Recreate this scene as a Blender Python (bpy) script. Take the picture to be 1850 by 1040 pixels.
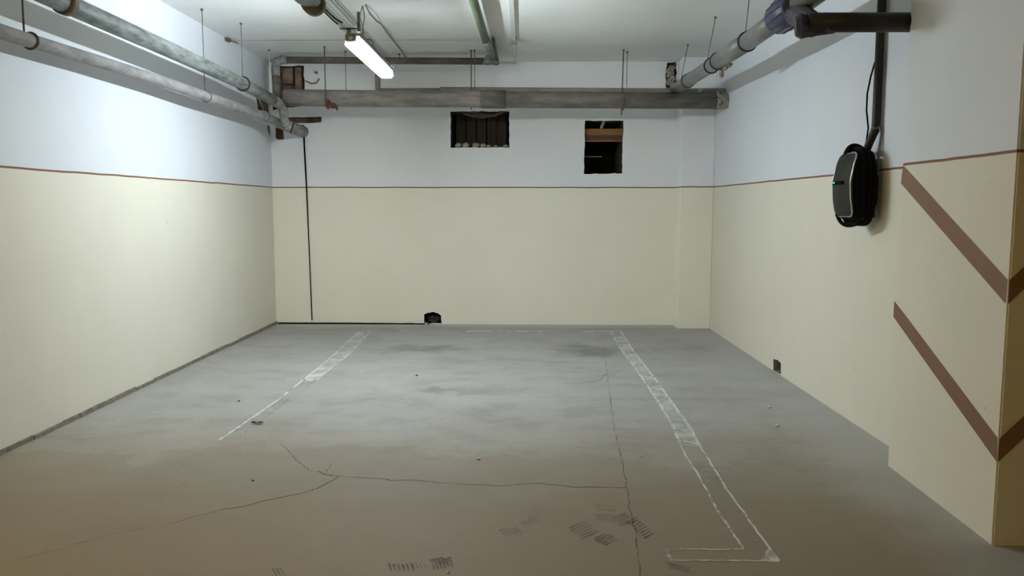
import bpy, bmesh, math, random
from mathutils import Vector, Matrix
random.seed(7)
for o in list(bpy.data.objects): bpy.data.objects.remove(o)
S = bpy.context.scene
COL = S.collection

# ------------------------------------------------------------------ camera
F_PX, PITCH, YAW, ROLL, CAM_H = 1444.9, 0.1017, 0.0138, 0.0012, 1.3
cy, sy, cp, sp = math.cos(YAW), math.sin(YAW), math.cos(PITCH), math.sin(PITCH)
cF = Vector((-sy*cp, cy*cp, -sp)); r0 = Vector((cy, sy, 0)); u0 = r0.cross(cF)
cr, sr = math.cos(ROLL), math.sin(ROLL)
cR = r0*cr + u0*sr; cU = u0*cr - r0*sr
CAM = Vector((0, 0, CAM_H))
cd = bpy.data.cameras.new('camera'); cam = bpy.data.objects.new('camera', cd); COL.objects.link(cam)
cd.sensor_fit = 'HORIZONTAL'; cd.sensor_width = 36; cd.lens = 36*F_PX/1850; cd.clip_start = .05
M = Matrix((cR, cU, -cF)).transposed().to_4x4(); M.translation = CAM; cam.matrix_world = M
S.camera = cam

# ------------------------------------------------------------------ world and exposure
w = bpy.data.worlds.new('world'); S.world = w; w.use_nodes = True
w.node_tree.nodes['Background'].inputs[0].default_value = (.9, .8, .6, 1)
w.node_tree.nodes['Background'].inputs[1].default_value = 0.02
S.view_settings.view_transform = 'Standard'; S.view_settings.look = 'None'
S.view_settings.gamma = 1; S.view_settings.use_curve_mapping = False
S.view_settings.exposure = 0.0
LAMP_POWER = 760.0        # emission of the cool tube seen in the picture
WARM_POWER = 60.0        # emission of the warm tubes further down the garage
WARM_RGB = (1.0, .66, .20)
COOL_RGB = (.86, .94, 1.0)

# ------------------------------------------------------------------ measuring: photo pixel to a point on a real plane
def on(px, py, ax, v):
    d = cF*F_PX + cR*(px-925) - cU*(py-520)
    return CAM + d*((v-CAM[ax])/d[ax])
def onpl(px, py, p0, n):
    d = cF*F_PX + cR*(px-925) - cU*(py-520)
    return CAM + d*((p0-CAM).dot(n)/d.dot(n))

# ------------------------------------------------------------------ materials
def mat(name, col, rough=.6, metal=0., var=.12, scale=8., bump=.0, col2=None, stretch=(1, 1, 1), spec=.5, detail=6, obj_space=False):
    m = bpy.data.materials.new(name); m.use_nodes = True; nt = m.node_tree; N = nt.nodes; L = nt.links
    b = N['Principled BSDF']; b.inputs['Roughness'].default_value = rough; b.inputs['Metallic'].default_value = metal
    b.inputs['Specular IOR Level'].default_value = spec
    g = N.new('ShaderNodeTexCoord' if obj_space else 'ShaderNodeNewGeometry')
    mp = N.new('ShaderNodeMapping'); mp.inputs['Scale'].default_value = stretch
    L.new(g.outputs['Object' if obj_space else 'Position'], mp.inputs[0])
    n = N.new('ShaderNodeTexNoise'); n.inputs['Scale'].default_value = scale; n.inputs['Detail'].default_value = detail
    n.inputs['Roughness'].default_value = .6
    L.new(mp.outputs[0], n.inputs['Vector'])
    r = N.new('ShaderNodeValToRGB'); r.color_ramp.elements[0].position = .32; r.color_ramp.elements[1].position = .68
    c2 = col2 or tuple(min(1, c*(1+var)) for c in col); c1 = col if col2 else tuple(c*(1-var) for c in col)
    r.color_ramp.elements[0].color = (*c1, 1); r.color_ramp.elements[1].color = (*c2, 1)
    L.new(n.outputs['Fac'], r.inputs[0]); L.new(r.outputs[0], b.inputs['Base Color'])
    if bump:
        bp = N.new('ShaderNodeBump'); bp.inputs['Strength'].default_value = bump; bp.inputs['Distance'].default_value = .01
        L.new(n.outputs['Fac'], bp.inputs['Height']); L.new(bp.outputs[0], b.inputs['Normal'])
    return m

def emis(name, col, s):
    m = bpy.data.materials.new(name); m.use_nodes = True; nt = m.node_tree
    nt.nodes.remove(nt.nodes['Principled BSDF'])
    e = nt.nodes.new('ShaderNodeEmission'); e.inputs[0].default_value = (*col, 1); e.inputs[1].default_value = s
    nt.links.new(e.outputs[0], nt.nodes['Material Output'].inputs[0]); return m

def mnode(nt, op, a, b=None, c=None):
    n = nt.nodes.new('ShaderNodeMath'); n.operation = op
    for i, v in enumerate((a, b, c)):
        if v is None: continue
        if isinstance(v, (int, float)): n.inputs[i].default_value = v
        else: nt.links.new(v, n.inputs[i])
    return n.outputs[0]
def mixc(nt, f, a, b):
    n = nt.nodes.new('ShaderNodeMix'); n.data_type = 'RGBA'
    if isinstance(f, (int, float)): n.inputs[0].default_value = f
    else: nt.links.new(f, n.inputs[0])
    for i, v in ((6, a), (7, b)):
        if isinstance(v, tuple): n.inputs[i].default_value = (*v, 1)
        else: nt.links.new(v, n.inputs[i])
    return n.outputs[2]
def noise(nt, vec, scale, detail=5, rough=.6, stretch=None):
    if stretch:
        mp = nt.nodes.new('ShaderNodeMapping'); mp.inputs['Scale'].default_value = stretch; nt.links.new(vec, mp.inputs[0]); vec = mp.outputs[0]
    n = nt.nodes.new('ShaderNodeTexNoise'); n.inputs['Scale'].default_value = scale; n.inputs['Detail'].default_value = detail
    n.inputs['Roughness'].default_value = rough; nt.links.new(vec, n.inputs['Vector']); return n.outputs['Fac']
def ramp(nt, f, a, b, interp='LINEAR'):
    n = nt.nodes.new('ShaderNodeMapRange'); n.inputs['From Min'].default_value = a; n.inputs['From Max'].default_value = b
    n.clamp = True; n.interpolation_type = 'SMOOTHSTEP' if interp == 'S' else 'LINEAR'
    nt.links.new(f, n.inputs['Value']); return n.outputs[0]

Z_LINE = 1.504
def wall_mat(name, up1, up2, lo1, lo2):
    m = bpy.data.materials.new(name); m.use_nodes = True; nt = m.node_tree; N = nt.nodes; L = nt.links
    b = N['Principled BSDF']; b.inputs['Roughness'].default_value = .62; b.inputs['Specular IOR Level'].default_value = .25
    g = N.new('ShaderNodeNewGeometry'); P = g.outputs['Position']
    s = N.new('ShaderNodeSeparateXYZ'); L.new(P, s.inputs[0]); z = s.outputs[2]
    big = noise(nt, P, 1.3, 4); wob = noise(nt, P, 3.0, 3)
    zz = mnode(nt, 'ADD', z, mnode(nt, 'MULTIPLY', mnode(nt, 'SUBTRACT', wob, .5), .012))
    up = mixc(nt, ramp(nt, big, .3, .7), up1, up2)
    lo = mixc(nt, ramp(nt, big, .3, .7), lo1, lo2)
    t1 = mnode(nt, 'GREATER_THAN', zz, Z_LINE+.006); t0 = mnode(nt, 'GREATER_THAN', zz, Z_LINE-.006)
    c = mixc(nt, t0, lo, (.22, .10, .06)); c = mixc(nt, t1, c, up)
    sp_ = noise(nt, P, 26, 2); c = mixc(nt, ramp(nt, sp_, .76, .79), c, (.40, .38, .33))
    L.new(c, b.inputs['Base Color'])
    bp = N.new('ShaderNodeBump'); bp.inputs['Strength'].default_value = .25; bp.inputs['Distance'].default_value = .006
    L.new(noise(nt, P, 5, 8, .55), bp.inputs['Height']); L.new(bp.outputs[0], b.inputs['Normal'])
    return m
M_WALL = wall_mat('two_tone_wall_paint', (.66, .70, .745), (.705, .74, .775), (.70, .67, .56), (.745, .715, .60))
M_WALLB = wall_mat('two_tone_wall_paint_brightened', (.80, .83, .86), (.85, .87, .89), (.86, .83, .70), (.90, .87, .75))  # lighter copy for back wall and column: missing lamp light put into the colour

def floor_mat():
    m = bpy.data.materials.new('concrete_floor'); m.use_nodes = True; nt = m.node_tree; N = nt.nodes; L = nt.links
    b = N['Principled BSDF']; b.inputs['Specular IOR Level'].default_value = .35
    g = N.new('ShaderNodeNewGeometry'); P = g.outputs['Position']
    n1 = noise(nt, P, .8, 7, .66, (1, 1.1, 1)); n2 = noise(nt, P, 2.6, 9, .74, (1, 1.35, 1)); n3 = noise(nt, P, 60, 3)
    c = mixc(nt, ramp(nt, n1, .3, .7), (.285, .28, .25), (.375, .37, .34))
    c = mixc(nt, mnode(nt, 'MULTIPLY', ramp(nt, n2, .42, .72), .55), c, (.40, .405, .395))
    c = mixc(nt, mnode(nt, 'MULTIPLY', ramp(nt, n2, .5, .28), .5), c, (.18, .18, .165))
    c = mixc(nt, mnode(nt, 'MULTIPLY', ramp(nt, n3, .45, .75), .25), c, (.44, .44, .42))
    # oil stains with a shape of their own
    wv = N.new('ShaderNodeTexNoise'); wv.inputs['Scale'].default_value = 3.5; wv.inputs['Detail'].default_value = 5; L.new(P, wv.inputs['Vector'])
    vm = N.new('ShaderNodeVectorMath'); vm.operation = 'MULTIPLY_ADD'; L.new(wv.outputs['Color'], vm.inputs[0]); vm.inputs[1].default_value = (.55, .9, 0); L.new(P, vm.inputs[2])
    for (px, py, rx, ry, k) in ((752, 631, .42, .34, .55), (1062, 632, .42, .38, .6), (795, 704, .30, .16, .5), (1150, 632, .30, .10, .35), (1100, 930, .5, .25, .18), (760, 880, .8, .25, .12)):
        q = on(px, py, 2, 0)
        s = N.new('ShaderNodeVectorMath'); s.operation = 'SUBTRACT'; L.new(vm.outputs[0], s.inputs[0]); s.inputs[1].default_value = (q.x+.275, q.y+.45, 0)
        d = N.new('ShaderNodeVectorMath'); d.operation = 'DIVIDE'; L.new(s.outputs[0], d.inputs[0]); d.inputs[1].default_value = (rx, ry, 1e6)
        ln = N.new('ShaderNodeVectorMath'); ln.operation = 'LENGTH'; L.new(d.outputs[0], ln.inputs[0])
        c = mixc(nt, mnode(nt, 'MULTIPLY', ramp(nt, ln.outputs['Value'], 1.1, .1, 'S'), k), c, (.10, .10, .09))
    # browner trodden dirt towards the driving lane, with a ragged edge
    s4 = N.new('ShaderNodeSeparateXYZ'); L.new(P, s4.inputs[0])
    ed = mnode(nt, 'ADD', s4.outputs[1], mnode(nt, 'MULTIPLY', mnode(nt, 'SUBTRACT', noise(nt, P, 1.1, 6, .6), .5), 2.2))
    c = mixc(nt, mnode(nt, 'MULTIPLY', ramp(nt, ed, 4.8, 3.4), .72), c, (.26, .205, .13))
    c = mixc(nt, mnode(nt, 'MULTIPLY', ramp(nt, ed, 4.05, 4.0), .2), c, (.20, .16, .11))
    # pale dust along the foot of the right wall
    s = N.new('ShaderNodeSeparateXYZ'); L.new(P, s.inputs[0])
    e = mnode(nt, 'ADD', s.outputs[0], mnode(nt, 'MULTIPLY', mnode(nt, 'SUBTRACT', n1, .5), 1.0))
    c = mixc(nt, mnode(nt, 'MULTIPLY', ramp(nt, e, 1.35, 1.9, 'S'), .5), c, (.47, .475, .46))
    e2 = mnode(nt, 'ADD', s.outputs[1], mnode(nt, 'MULTIPLY', mnode(nt, 'SUBTRACT', n1, .5), .3))
    c = mixc(nt, mnode(nt, 'MULTIPLY', ramp(nt, e2, 8.5, 8.62, 'S'), .55), c, (.50, .50, .48))
    L.new(c, b.inputs['Base Color'])
    L.new(ramp(nt, n2, .2, 2.2), b.inputs['Roughness'])
    rr = mnode(nt, 'ADD', mnode(nt, 'MULTIPLY', n2, .25), .5); L.new(rr, b.inputs['Roughness'])
    bp = N.new('ShaderNodeBump'); bp.inputs['Strength'].default_value = .3; bp.inputs['Distance'].default_value = .006
    L.new(n2, bp.inputs['Height']); L.new(bp.outputs[0], b.inputs['Normal'])
    return m
M_FLOOR = floor_mat()

def paint_mat(name, lo, hi, col=(.60, .60, .56), sc=7.):
    """worn road paint: where it has rubbed off, the floor shows through"""
    m = bpy.data.materials.new(name); m.use_nodes = True; nt = m.node_tree; N = nt.nodes; L = nt.links
    b = N['Principled BSDF']; b.inputs['Base Color'].default_value = (*col, 1); b.inputs['Roughness'].default_value = .7
    g = N.new('ShaderNodeNewGeometry'); P = g.outputs['Position']
    f = mnode(nt, 'ADD', mnode(nt, 'MULTIPLY', noise(nt, P, sc, 9, .75), .7), mnode(nt, 'MULTIPLY', noise(nt, P, 2.2, 3), .3))
    tr = N.new('ShaderNodeBsdfTransparent'); mx = N.new('ShaderNodeMixShader')
    L.new(ramp(nt, f, lo, hi), mx.inputs[0]); L.new(tr.outputs[0], mx.inputs[1]); L.new(b.outputs[0], mx.inputs[2])
    L.new(mx.outputs[0], N['Material Output'].inputs[0]); return m
M_PFILL = paint_mat('worn_line_paint', .30, .62, (.56, .56, .53))
M_PFAINT = paint_mat('rubbed_off_line_paint', .50, .80, (.42, .42, .40))
M_PEDGE = paint_mat('line_paint_edge', .35, .52, (.62, .62, .57), 12)
M_PEDGE2 = paint_mat('faint_line_paint_edge', .50, .60, (.45, .43, .37), 12)
M_CRACK = paint_mat('crack_dirt', .34, .58, (.10, .058, .04), 10)
M_CRACKF = paint_mat('hairline_crack_dirt', .42, .62, (.13, .11, .095), 10)
M_TYRE = paint_mat('tyre_dirt', .38, .74, (.085, .070, .052), 12)

M_CEIL = mat('ceiling_paint', (.76, .78, .76), .8, var=.05, scale=1.5, bump=.2)
M_BROWN = mat('brown_stripe_paint', (.22, .115, .06), .6, var=.08, scale=4, bump=.1)
M_BRICK = mat('broken_brick', (.13, .08, .05), .95, scale=12, bump=1.0, col2=(.30, .24, .18))
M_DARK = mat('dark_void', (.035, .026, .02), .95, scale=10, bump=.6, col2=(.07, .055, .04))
M_MORTAR = mat('crumbled_mortar', (.20, .18, .145), .95, scale=40, bump=1.0, col2=(.42, .40, .35))
M_BARE = mat('bare_concrete_edge', (.13, .105, .07), .95, scale=22, bump=.8, col2=(.30, .27, .22))
M_GREENP = mat('green_painted_pipe', (.065, .09, .078), .55, scale=11, bump=.5, col2=(.32, .35, .34), stretch=(2, .5, 2))
M_GREEN2 = mat('green_pipe', (.065, .11, .042), .5, scale=7, bump=.2, col2=(.13, .18, .09), stretch=(2, 1, 2))
M_GREYP = mat('asbestos_grey_pipe', (.19, .185, .18), .75, scale=10, bump=.4, col2=(.36, .355, .35), stretch=(2, .7, 2))
M_DRAIN = mat('dusty_drain_pipe', (.17, .15, .14), .7, scale=9, bump=.3, col2=(.33, .30, .285), stretch=(.6, 2, 2))
M_DRAIN2 = mat('dark_drain_pipe', (.095, .086, .072), .7, scale=9, bump=.3, col2=(.20, .18, .155), stretch=(.6, 2, 2))
M_DRAIN3 = mat('pale_dusty_pipe', (.19, .17, .15), .7, scale=9, bump=.3, col2=(.30, .275, .245), stretch=(.6, 2, 2))
M_PVC = mat('grey_plastic_pipe', (.175, .18, .175), .4, var=.16, scale=9, bump=.04, stretch=(2, .5, 2))
M_PVCD = mat('dusty_plastic_pipe', (.12, .115, .09), .55, var=.2, scale=9)
M_RUBBER = mat('black_rubber', (.018, .018, .018), .6, scale=20)
M_STEEL = mat('dull_steel', (.17, .17, .165), .5, metal=.6, scale=30, var=.3)
M_RUST = mat('rusty_steel', (.10, .075, .055), .8, metal=.2, scale=40, bump=.4, col2=(.20, .155, .12))
M_PLAST = mat('lumpy_cement', (.15, .155, .14), .9, scale=30, bump=1.0, col2=(.34, .35, .33))
M_PURPLE = mat('violet_plastic', (.05, .048, .12), .45, scale=12, var=.35, bump=.2)
M_PURPLED = mat('dark_violet_plastic', (.03, .026, .05), .45, scale=12, var=.3)
M_BLACKP = mat('black_plastic_pipe', (.012, .009, .007), .5, scale=12, spec=.3, col2=(.026, .018, .012))
M_BLACK = mat('black_plastic', (.004, .004, .005), .8, scale=20, spec=.1)
M_CABLE = mat('black_cable', (.005, .005, .005), .9, scale=20, spec=.1)
M_PANEL = mat('charger_grey_panel', (.024, .026, .018), .6, var=.1, scale=5, spec=.2)
M_TRIM = mat('brushed_silver', (.55, .55, .55), .3, metal=.8, var=.1)
M_GALV = mat('galvanised_steel', (.26, .27, .27), .45, metal=.5, scale=30, var=.15)
M_GALVD = mat('dusty_galvanised_steel', (.11, .11, .10), .6, metal=.3, scale=30, var=.2)
M_WIRE = mat('grey_wire', (.30, .29, .26), .7, scale=20)
M_WHITEP = mat('white_trunking', (.62, .62, .59), .6, scale=10, var=.06)
M_BOX = mat('grey_plastic', (.20, .20, .19), .6, scale=20)
M_WOOD = mat('varnished_board', (.22, .10, .028), .5, scale=5, col2=(.34, .165, .05), stretch=(.6, 5, 8))
M_WOODD = mat('dark_board', (.03, .02, .012), .8, scale=5, col2=(.055, .038, .022), stretch=(6, 2, .6))
M_RAG = mat('dark_red_cloth', (.09, .03, .022), .9, scale=30, var=.3, bump=.5)
M_STONE = mat('pale_rubble', (.30, .27, .20), .95, scale=25, bump=.8, col2=(.46, .42, .33))
M_BAG = mat('black_bin_liner', (.012, .012, .012), .22, scale=14, bump=.7, spec=.8)
M_LEAF = mat('dry_leaf', (.07, .05, .035), .8, scale=30)
M_TUBE = emis('cool_tube_light', COOL_RGB, LAMP_POWER)
M_WARM = emis('warm_tube_light', WARM_RGB, WARM_POWER)
def shell_mat():
    m = bpy.data.materials.new('clear_lamp_cover'); m.use_nodes = True; nt = m.node_tree; N = nt.nodes; L = nt.links
    nt.nodes.remove(N['Principled BSDF']); tr = N.new('ShaderNodeBsdfTransparent'); tr.inputs[0].default_value = (.93, .94, .94, 1)
    e = N.new('ShaderNodeEmission'); e.inputs[0].default_value = (*COOL_RGB, 1); e.inputs[1].default_value = 7.0
    mx = N.new('ShaderNodeMixShader'); mx.inputs[0].default_value = .3
    L.new(tr.outputs[0], mx.inputs[1]); L.new(e.outputs[0], mx.inputs[2]); L.new(mx.outputs[0], N['Material Output'].inputs[0]); return m
M_SHELL = shell_mat()
M_WARM2 = emis('warm_tube_light_near', WARM_RGB, WARM_POWER*1.75)
M_LED = emis('green_indicator', (.10, .9, .45), 1.2)

# ------------------------------------------------------------------ mesh helpers
def link(name, bm, m, parent=None, smooth=False, label=None, cat=None, group=None, kind=None):
    bmesh.ops.recalc_face_normals(bm, faces=bm.faces)
    me = bpy.data.meshes.new(name); bm.to_mesh(me); bm.free()
    if smooth:
        for p in me.polygons: p.use_smooth = True
    if m: me.materials.append(m)
    o = bpy.data.objects.new(name, me); COL.objects.link(o)
    if parent: o.parent = parent; o.matrix_parent_inverse = Matrix.Identity(4) if parent.type != 'EMPTY' else parent.matrix_basis.inverted()
    tag(o, label, cat, group, kind); return o
def tag(o, label=None, cat=None, group=None, kind=None):
    if label: o['label'] = label
    if cat: o['category'] = cat
    if group: o['group'] = group
    if kind: o['kind'] = kind
def thing(name, loc, label, cat, group=None):
    o = bpy.data.objects.new(name, None); COL.objects.link(o); o.location = loc; o.empty_display_size = .1
    tag(o, label, cat, group); return o
def box(bm, a, b, bev=0.):
    a = Vector(a); b = Vector(b)
    r = bmesh.ops.create_cube(bm, size=1)
    for v in r['verts']: v.co = Vector([(a[i]+b[i])/2 + v.co[i]*(b[i]-a[i]) for i in range(3)])
    if bev: bmesh.ops.bevel(bm, geom=[e for e in bm.edges if all(v in r['verts'] for v in e.verts)], offset=bev, segments=2, affect='EDGES', profile=.5)
def tube(bm, pts, r, seg=16, cap=True, jit=0.):
    pts = [Vector(p) for p in pts]; n = len(pts)
    rs = r if isinstance(r, (list, tuple)) else [r]*n
    t0 = (pts[1]-pts[0]).normalized(); up = Vector((0, 0, 1)) if abs(t0.z) < .9 else Vector((1, 0, 0))
    x = t0.cross(up).normalized(); rings = []
    for i, p in enumerate(pts):
        t = ((pts[min(i+1, n-1)]-p).normalized() + (p-pts[max(i-1, 0)]).normalized())
        t = t.normalized() if t.length > 1e-6 else t0
        x = (x - t*x.dot(t)).normalized(); y = t.cross(x)
        rings.append([bm.verts.new(p + (x*math.cos(a)+y*math.sin(a))*rs[i]*(1+random.uniform(-jit, jit))) for a in [2*math.pi*k/seg for k in range(seg)]])
    for a, b in zip(rings, rings[1:]):
        for k in range(seg): bm.faces.new((a[k], a[(k+1) % seg], b[(k+1) % seg], b[k]))
    if cap: bm.faces.new(rings[0]); bm.faces.new(rings[-1])
def arc(p0, c, p1, n=8):
    """rounded corner: quadratic curve p0 -> p1 bending at c"""
    p0, c, p1 = Vector(p0), Vector(c), Vector(p1)
    return [p0*(1-t)**2 + c*2*t*(1-t) + p1*t*t for t in [i/n for i in range(n+1)]]
def torus(bm, c, ax, R, r, seg=28, a0=0, a1=2*math.pi, rs=8, up=(0, 0, 1)):
    ax = Vector(ax).normalized(); u = Vector(up); u = (u-ax*u.dot(ax)).normalized(); v = ax.cross(u); c = Vector(c)
    full = abs(a1-a0-2*math.pi) < 1e-6; n = seg if full else seg+1; rings = []
    for i in range(n):
        a = a0+(a1-a0)*i/seg; d = u*math.cos(a)+v*math.sin(a)
        rings.append([bm.verts.new(c+d*(R+r*math.cos(b))+ax*r*math.sin(b)) for b in [2*math.pi*k/rs for k in range(rs)]])
    for i in range(n if full else n-1):
        A, B = rings[i], rings[(i+1) % n]
        for k in range(rs): bm.faces.new((A[k], A[(k+1) % rs], B[(k+1) % rs], B[k]))
def lump(bm, c, s, jit=.15, sub=2):
    r = bmesh.ops.create_icosphere(bm, subdivisions=sub, radius=1)
    for v in r['verts']:
        k = 1+random.uniform(-jit, jit); v.co = Vector(c)+Vector((v.co.x*s[0]*k, v.co.y*s[1]*k, v.co.z*s[2]*k))
def quadmesh(pts):
    bm = bmesh.new(); bm.faces.new([bm.verts.new(p) for p in pts]); return bm
def rough_loop(pts, step=.03, j=.006, plane_axis=1):
    out = []
    for a, b in zip(pts, pts[1:]+pts[:1]):
        a, b = Vector(a), Vector(b); n = max(1, int((b-a).length/step))
        for i in range(n):
            p = a.lerp(b, i/n)
            if 0 < i or j > .004:
                d = Vector([0 if k == plane_axis else random.uniform(-j, j) for k in range(3)]); p = p+d
            out.append(p)
    return out
def holed_wall(outer, holes):
    bm = bmesh.new(); ed = []
    for lp in [outer]+holes:
        vs = [bm.verts.new(p) for p in lp]
        for a, b in zip(vs, vs[1:]+vs[:1]): ed.append(bm.edges.new((a, b)))
    bmesh.ops.triangle_fill(bm, edges=ed, use_beauty=True, use_dissolve=False)
    return bm
def niche(loop, depth, back=True):
    bm = bmesh.new(); d = Vector(depth)
    A = [bm.verts.new(p) for p in loop]; B = [bm.verts.new(Vector(p)+d) for p in loop]; n = len(A)
    for i in range(n): bm.faces.new((A[i], A[(i+1) % n], B[(i+1) % n], B[i]))
    if back: bmesh.ops.triangle_fill(bm, edges=[bm.edges.get((B[i], B[(i+1) % n])) for i in range(n)], use_beauty=True)
    return bm

# ------------------------------------------------------------------ the room
XL, XR, D, DC, XC, ZC = -2.739, 1.998, 8.765, 8.486, 1.651, 2.838
YN = -9.0
P1 = on(1603.5, 840, 2, 0); P2 = on(1792.5, 984.7, 2, 0)          # foot of the pillar's long face
# back wall with its openings (loops in the wall plane)
B = lambda px, py: on(px, py, 1, D)
L_open = rough_loop([B(814, 201), B(920, 201), B(920, 266), B(815, 267)], .04, .005)
R_open = rough_loop([B(1057, 218), B(1126, 218), B(1124, 313), B(1055, 314)], .04, .004)
C_open = rough_loop([Vector((XL+.03, D, 2.80)), Vector((-2.365, D, 2.80)), B(551, 182), B(549, 190), Vector((XL+.03, D, 2.33))], .05, .006)
S_open = rough_loop([B(514, 212), B(581, 211), B(580, 221), B(560, 222.5), B(530, 222), B(514, 219)], .03, .003)
K_open = rough_loop([B(498, 230), B(511, 234), B(513, 252), B(502, 252), B(498, 248)], .05, .004)
T_open = rough_loop([B(1204, 113), B(1222, 112), B(1222, 164), B(1203, 164)], .03, .008)
H_open = rough_loop([B(767, 584), B(766, 568), B(772, 565), B(782, 563), B(792, 566), B(797, 570), B(798, 584)], .03, .004)
outer = [Vector((XL, D, 0)), Vector((XR, D, 0)), Vector((XR, D, ZC)), Vector((XL, D, ZC))]
for q in H_open: q.z = max(q.z, .004)
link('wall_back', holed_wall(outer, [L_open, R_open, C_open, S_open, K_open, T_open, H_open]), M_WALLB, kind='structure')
wb = bpy.data.objects['wall_back']
link('opening_reveal', niche(H_open, (0, .22, 0)), M_DARK, wb)
link('opening_reveal', niche(C_open, (0, .16, 0)), M_BRICK, wb)
link('opening_reveal', niche(S_open, (0, .10, 0)), M_BRICK, wb)
link('opening_reveal', niche(K_open, (0, .08, 0)), M_BRICK, wb)
link('opening_reveal', niche(T_open, (0, .12, 0)), M_MORTAR, wb)
win1 = link('window_1', niche(L_open, (0, .45, 0)), M_DARK, kind='structure')
bm = bmesh.new(); a, b = L_open[0], B(920, 266)
for x in (-.70, -.585, -.47, -.35, -.24):                            # dark upright boards closing the opening behind
    box(bm, (x-.052, D+.30, a.z-.48), (x+.052, D+.325+random.uniform(0, .02), a.z+.04))
link('back_boarding', bm, M_WOODD, win1)
win2 = link('window_2', niche(R_open, (0, .9, 0), True), M_DARK, kind='structure')
bm = bmesh.new(); box(bm, (.60, D+.005, 2.16), (1.14, D+.03, 2.24)); 
# left wall
A_open = rough_loop([Vector((XL, y, z)) for y, z in ((8.30, 2.42), (8.70, 2.44), (8.72, 2.24), (8.56, 2.245), (8.36, 2.30))], .05, .005, 0)
B_open = rough_loop([Vector((XL, y, z)) for y, z in ((8.64, 2.16), (8.73, 2.16), (8.73, 2.05), (8.68, 2.09))], .05, .004, 0)
bm.free()
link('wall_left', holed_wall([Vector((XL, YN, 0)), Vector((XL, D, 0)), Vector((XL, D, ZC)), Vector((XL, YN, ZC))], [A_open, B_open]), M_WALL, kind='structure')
wl = bpy.data.objects['wall_left']
link('opening_reveal', niche(A_open, (-.14, 0, 0)), M_BRICK, wl)
link('opening_reveal', niche(B_open, (-.10, 0, 0)), M_BRICK, wl)
# right wall with its little hole at the foot
Ro = [on(1397, 670, 0, XR), on(1397, 648, 0, XR), on(1405, 650, 0, XR), on(1411, 656, 0, XR), on(1411, 676, 0, XR)]
Ro = [Vector((XR, q.y, max(.004, q.z))) for q in Ro]; R_hole = rough_loop(Ro, .04, .003, 0)
for q in R_hole: q.z = max(q.z, .004)
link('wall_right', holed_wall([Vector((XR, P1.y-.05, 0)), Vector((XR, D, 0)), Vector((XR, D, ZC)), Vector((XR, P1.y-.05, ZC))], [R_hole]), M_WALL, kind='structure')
wr = bpy.data.objects['wall_right']
link('opening_reveal', niche(R_hole, (.14, 0, 0)), M_BARE, wr)
# column in the corner
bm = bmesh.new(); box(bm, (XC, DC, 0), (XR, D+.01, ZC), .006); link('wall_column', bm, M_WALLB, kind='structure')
# pillar at the right, seen close
pd = (P2-P1); X2 = 4.2
bm = bmesh.new()
base = [P1, P2, Vector((X2, P2.y-.02, 0)), Vector((X2, P1.y, 0))]
lo = [bm.verts.new(p) for p in base]; hi = [bm.verts.new(p+Vector((0, 0, ZC))) for p in base]
for i in range(4): bm.faces.new((lo[i], lo[(i+1) % 4], hi[(i+1) % 4], hi[i]))
bmesh.ops.bevel(bm, geom=[e for e in bm.edges if abs(e.verts[0].co.z-e.verts[1].co.z) > 1 and e.verts[0].co.x < 3], offset=.006, segments=2, affect='EDGES')
pil = link('wall_pillar', bm, M_WALL, kind='structure')
nrm = Vector((-pd.y, pd.x, 0)).normalized()
if nrm.x > 0: nrm = -nrm
def stripe(pix):
    f = [onpl(x, y, P1, nrm)+nrm*.0015 for x, y in pix]
    bm = quadmesh(f); link('painted_stripe', bm, M_BROWN, pil); return f
s1 = stripe([(1632, 298.5), (1820.5, 505), (1817, 548), (1628, 331)])
s2 = stripe([(1616, 543), (1802, 790), (1800.5, 833), (1614.5, 572)])
yf = P2.y-.0025
for f in (s1, s2):                                                   # the same bands rising again on the front face
    zt, zb = f[1].z, f[2].z; k = 1.02; ln = 1.0
    link('painted_stripe', quadmesh([Vector((P2.x, yf, zt)), Vector((P2.x+ln, yf-.006, zt+ln*k)), Vector((P2.x+ln, yf-.006, zb+ln*k)), Vector((P2.x, yf, zb))]), M_BROWN, pil)
# floor and ceiling, the driving lane behind the camera
link('floor', quadmesh([Vector((XL-.02, YN, 0)), Vector((9, YN, 0)), Vector((9, D+.3, 0)), Vector((XL-.02, D+.3, 0))]), M_FLOOR, kind='structure')
flo = bpy.data.objects['floor']
link('ceiling', quadmesh([Vector((XL-.02, YN, ZC)), Vector((9, YN, ZC)), Vector((9, D, ZC)), Vector((XL-.02, D, ZC))]), M_CEIL, kind='structure')
cei = bpy.data.objects['ceiling']
link('wall_front', quadmesh([Vector((XL, YN, 0)), Vector((9, YN, 0)), Vector((9, YN, ZC)), Vector((XL, YN, ZC))]), M_WALL, kind='structure')
link('wall_side', quadmesh([Vector((9, YN, 0)), Vector((9, D, 0)), Vector((9, D, ZC)), Vector((9, YN, ZC))]), M_WALL, kind='structure')
# ceiling joint and holes
def ribbon(pts, wd, nz=1):
    bm = bmesh.new(); pts = [Vector(p) for p in pts]; prev = None
    for i, p in enumerate(pts):
        t = (pts[min(i+1, len(pts)-1)]-pts[max(i-1, 0)]).normalized(); s = Vector((-t.y, t.x, 0))*wd/2
        a, b = bm.verts.new(p+s), bm.verts.new(p-s)
        if prev: bm.faces.new((prev[0], a, b, prev[1]))
        prev = (a, b)
    return bm
yj = on(700, 72, 2, ZC).y
link('ceiling_joint', ribbon([(x, yj+random.uniform(-.006, .006), ZC-.002) for x in [-2.7+i*.15 for i in range(17)]], .010), M_BARE, cei)
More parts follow.
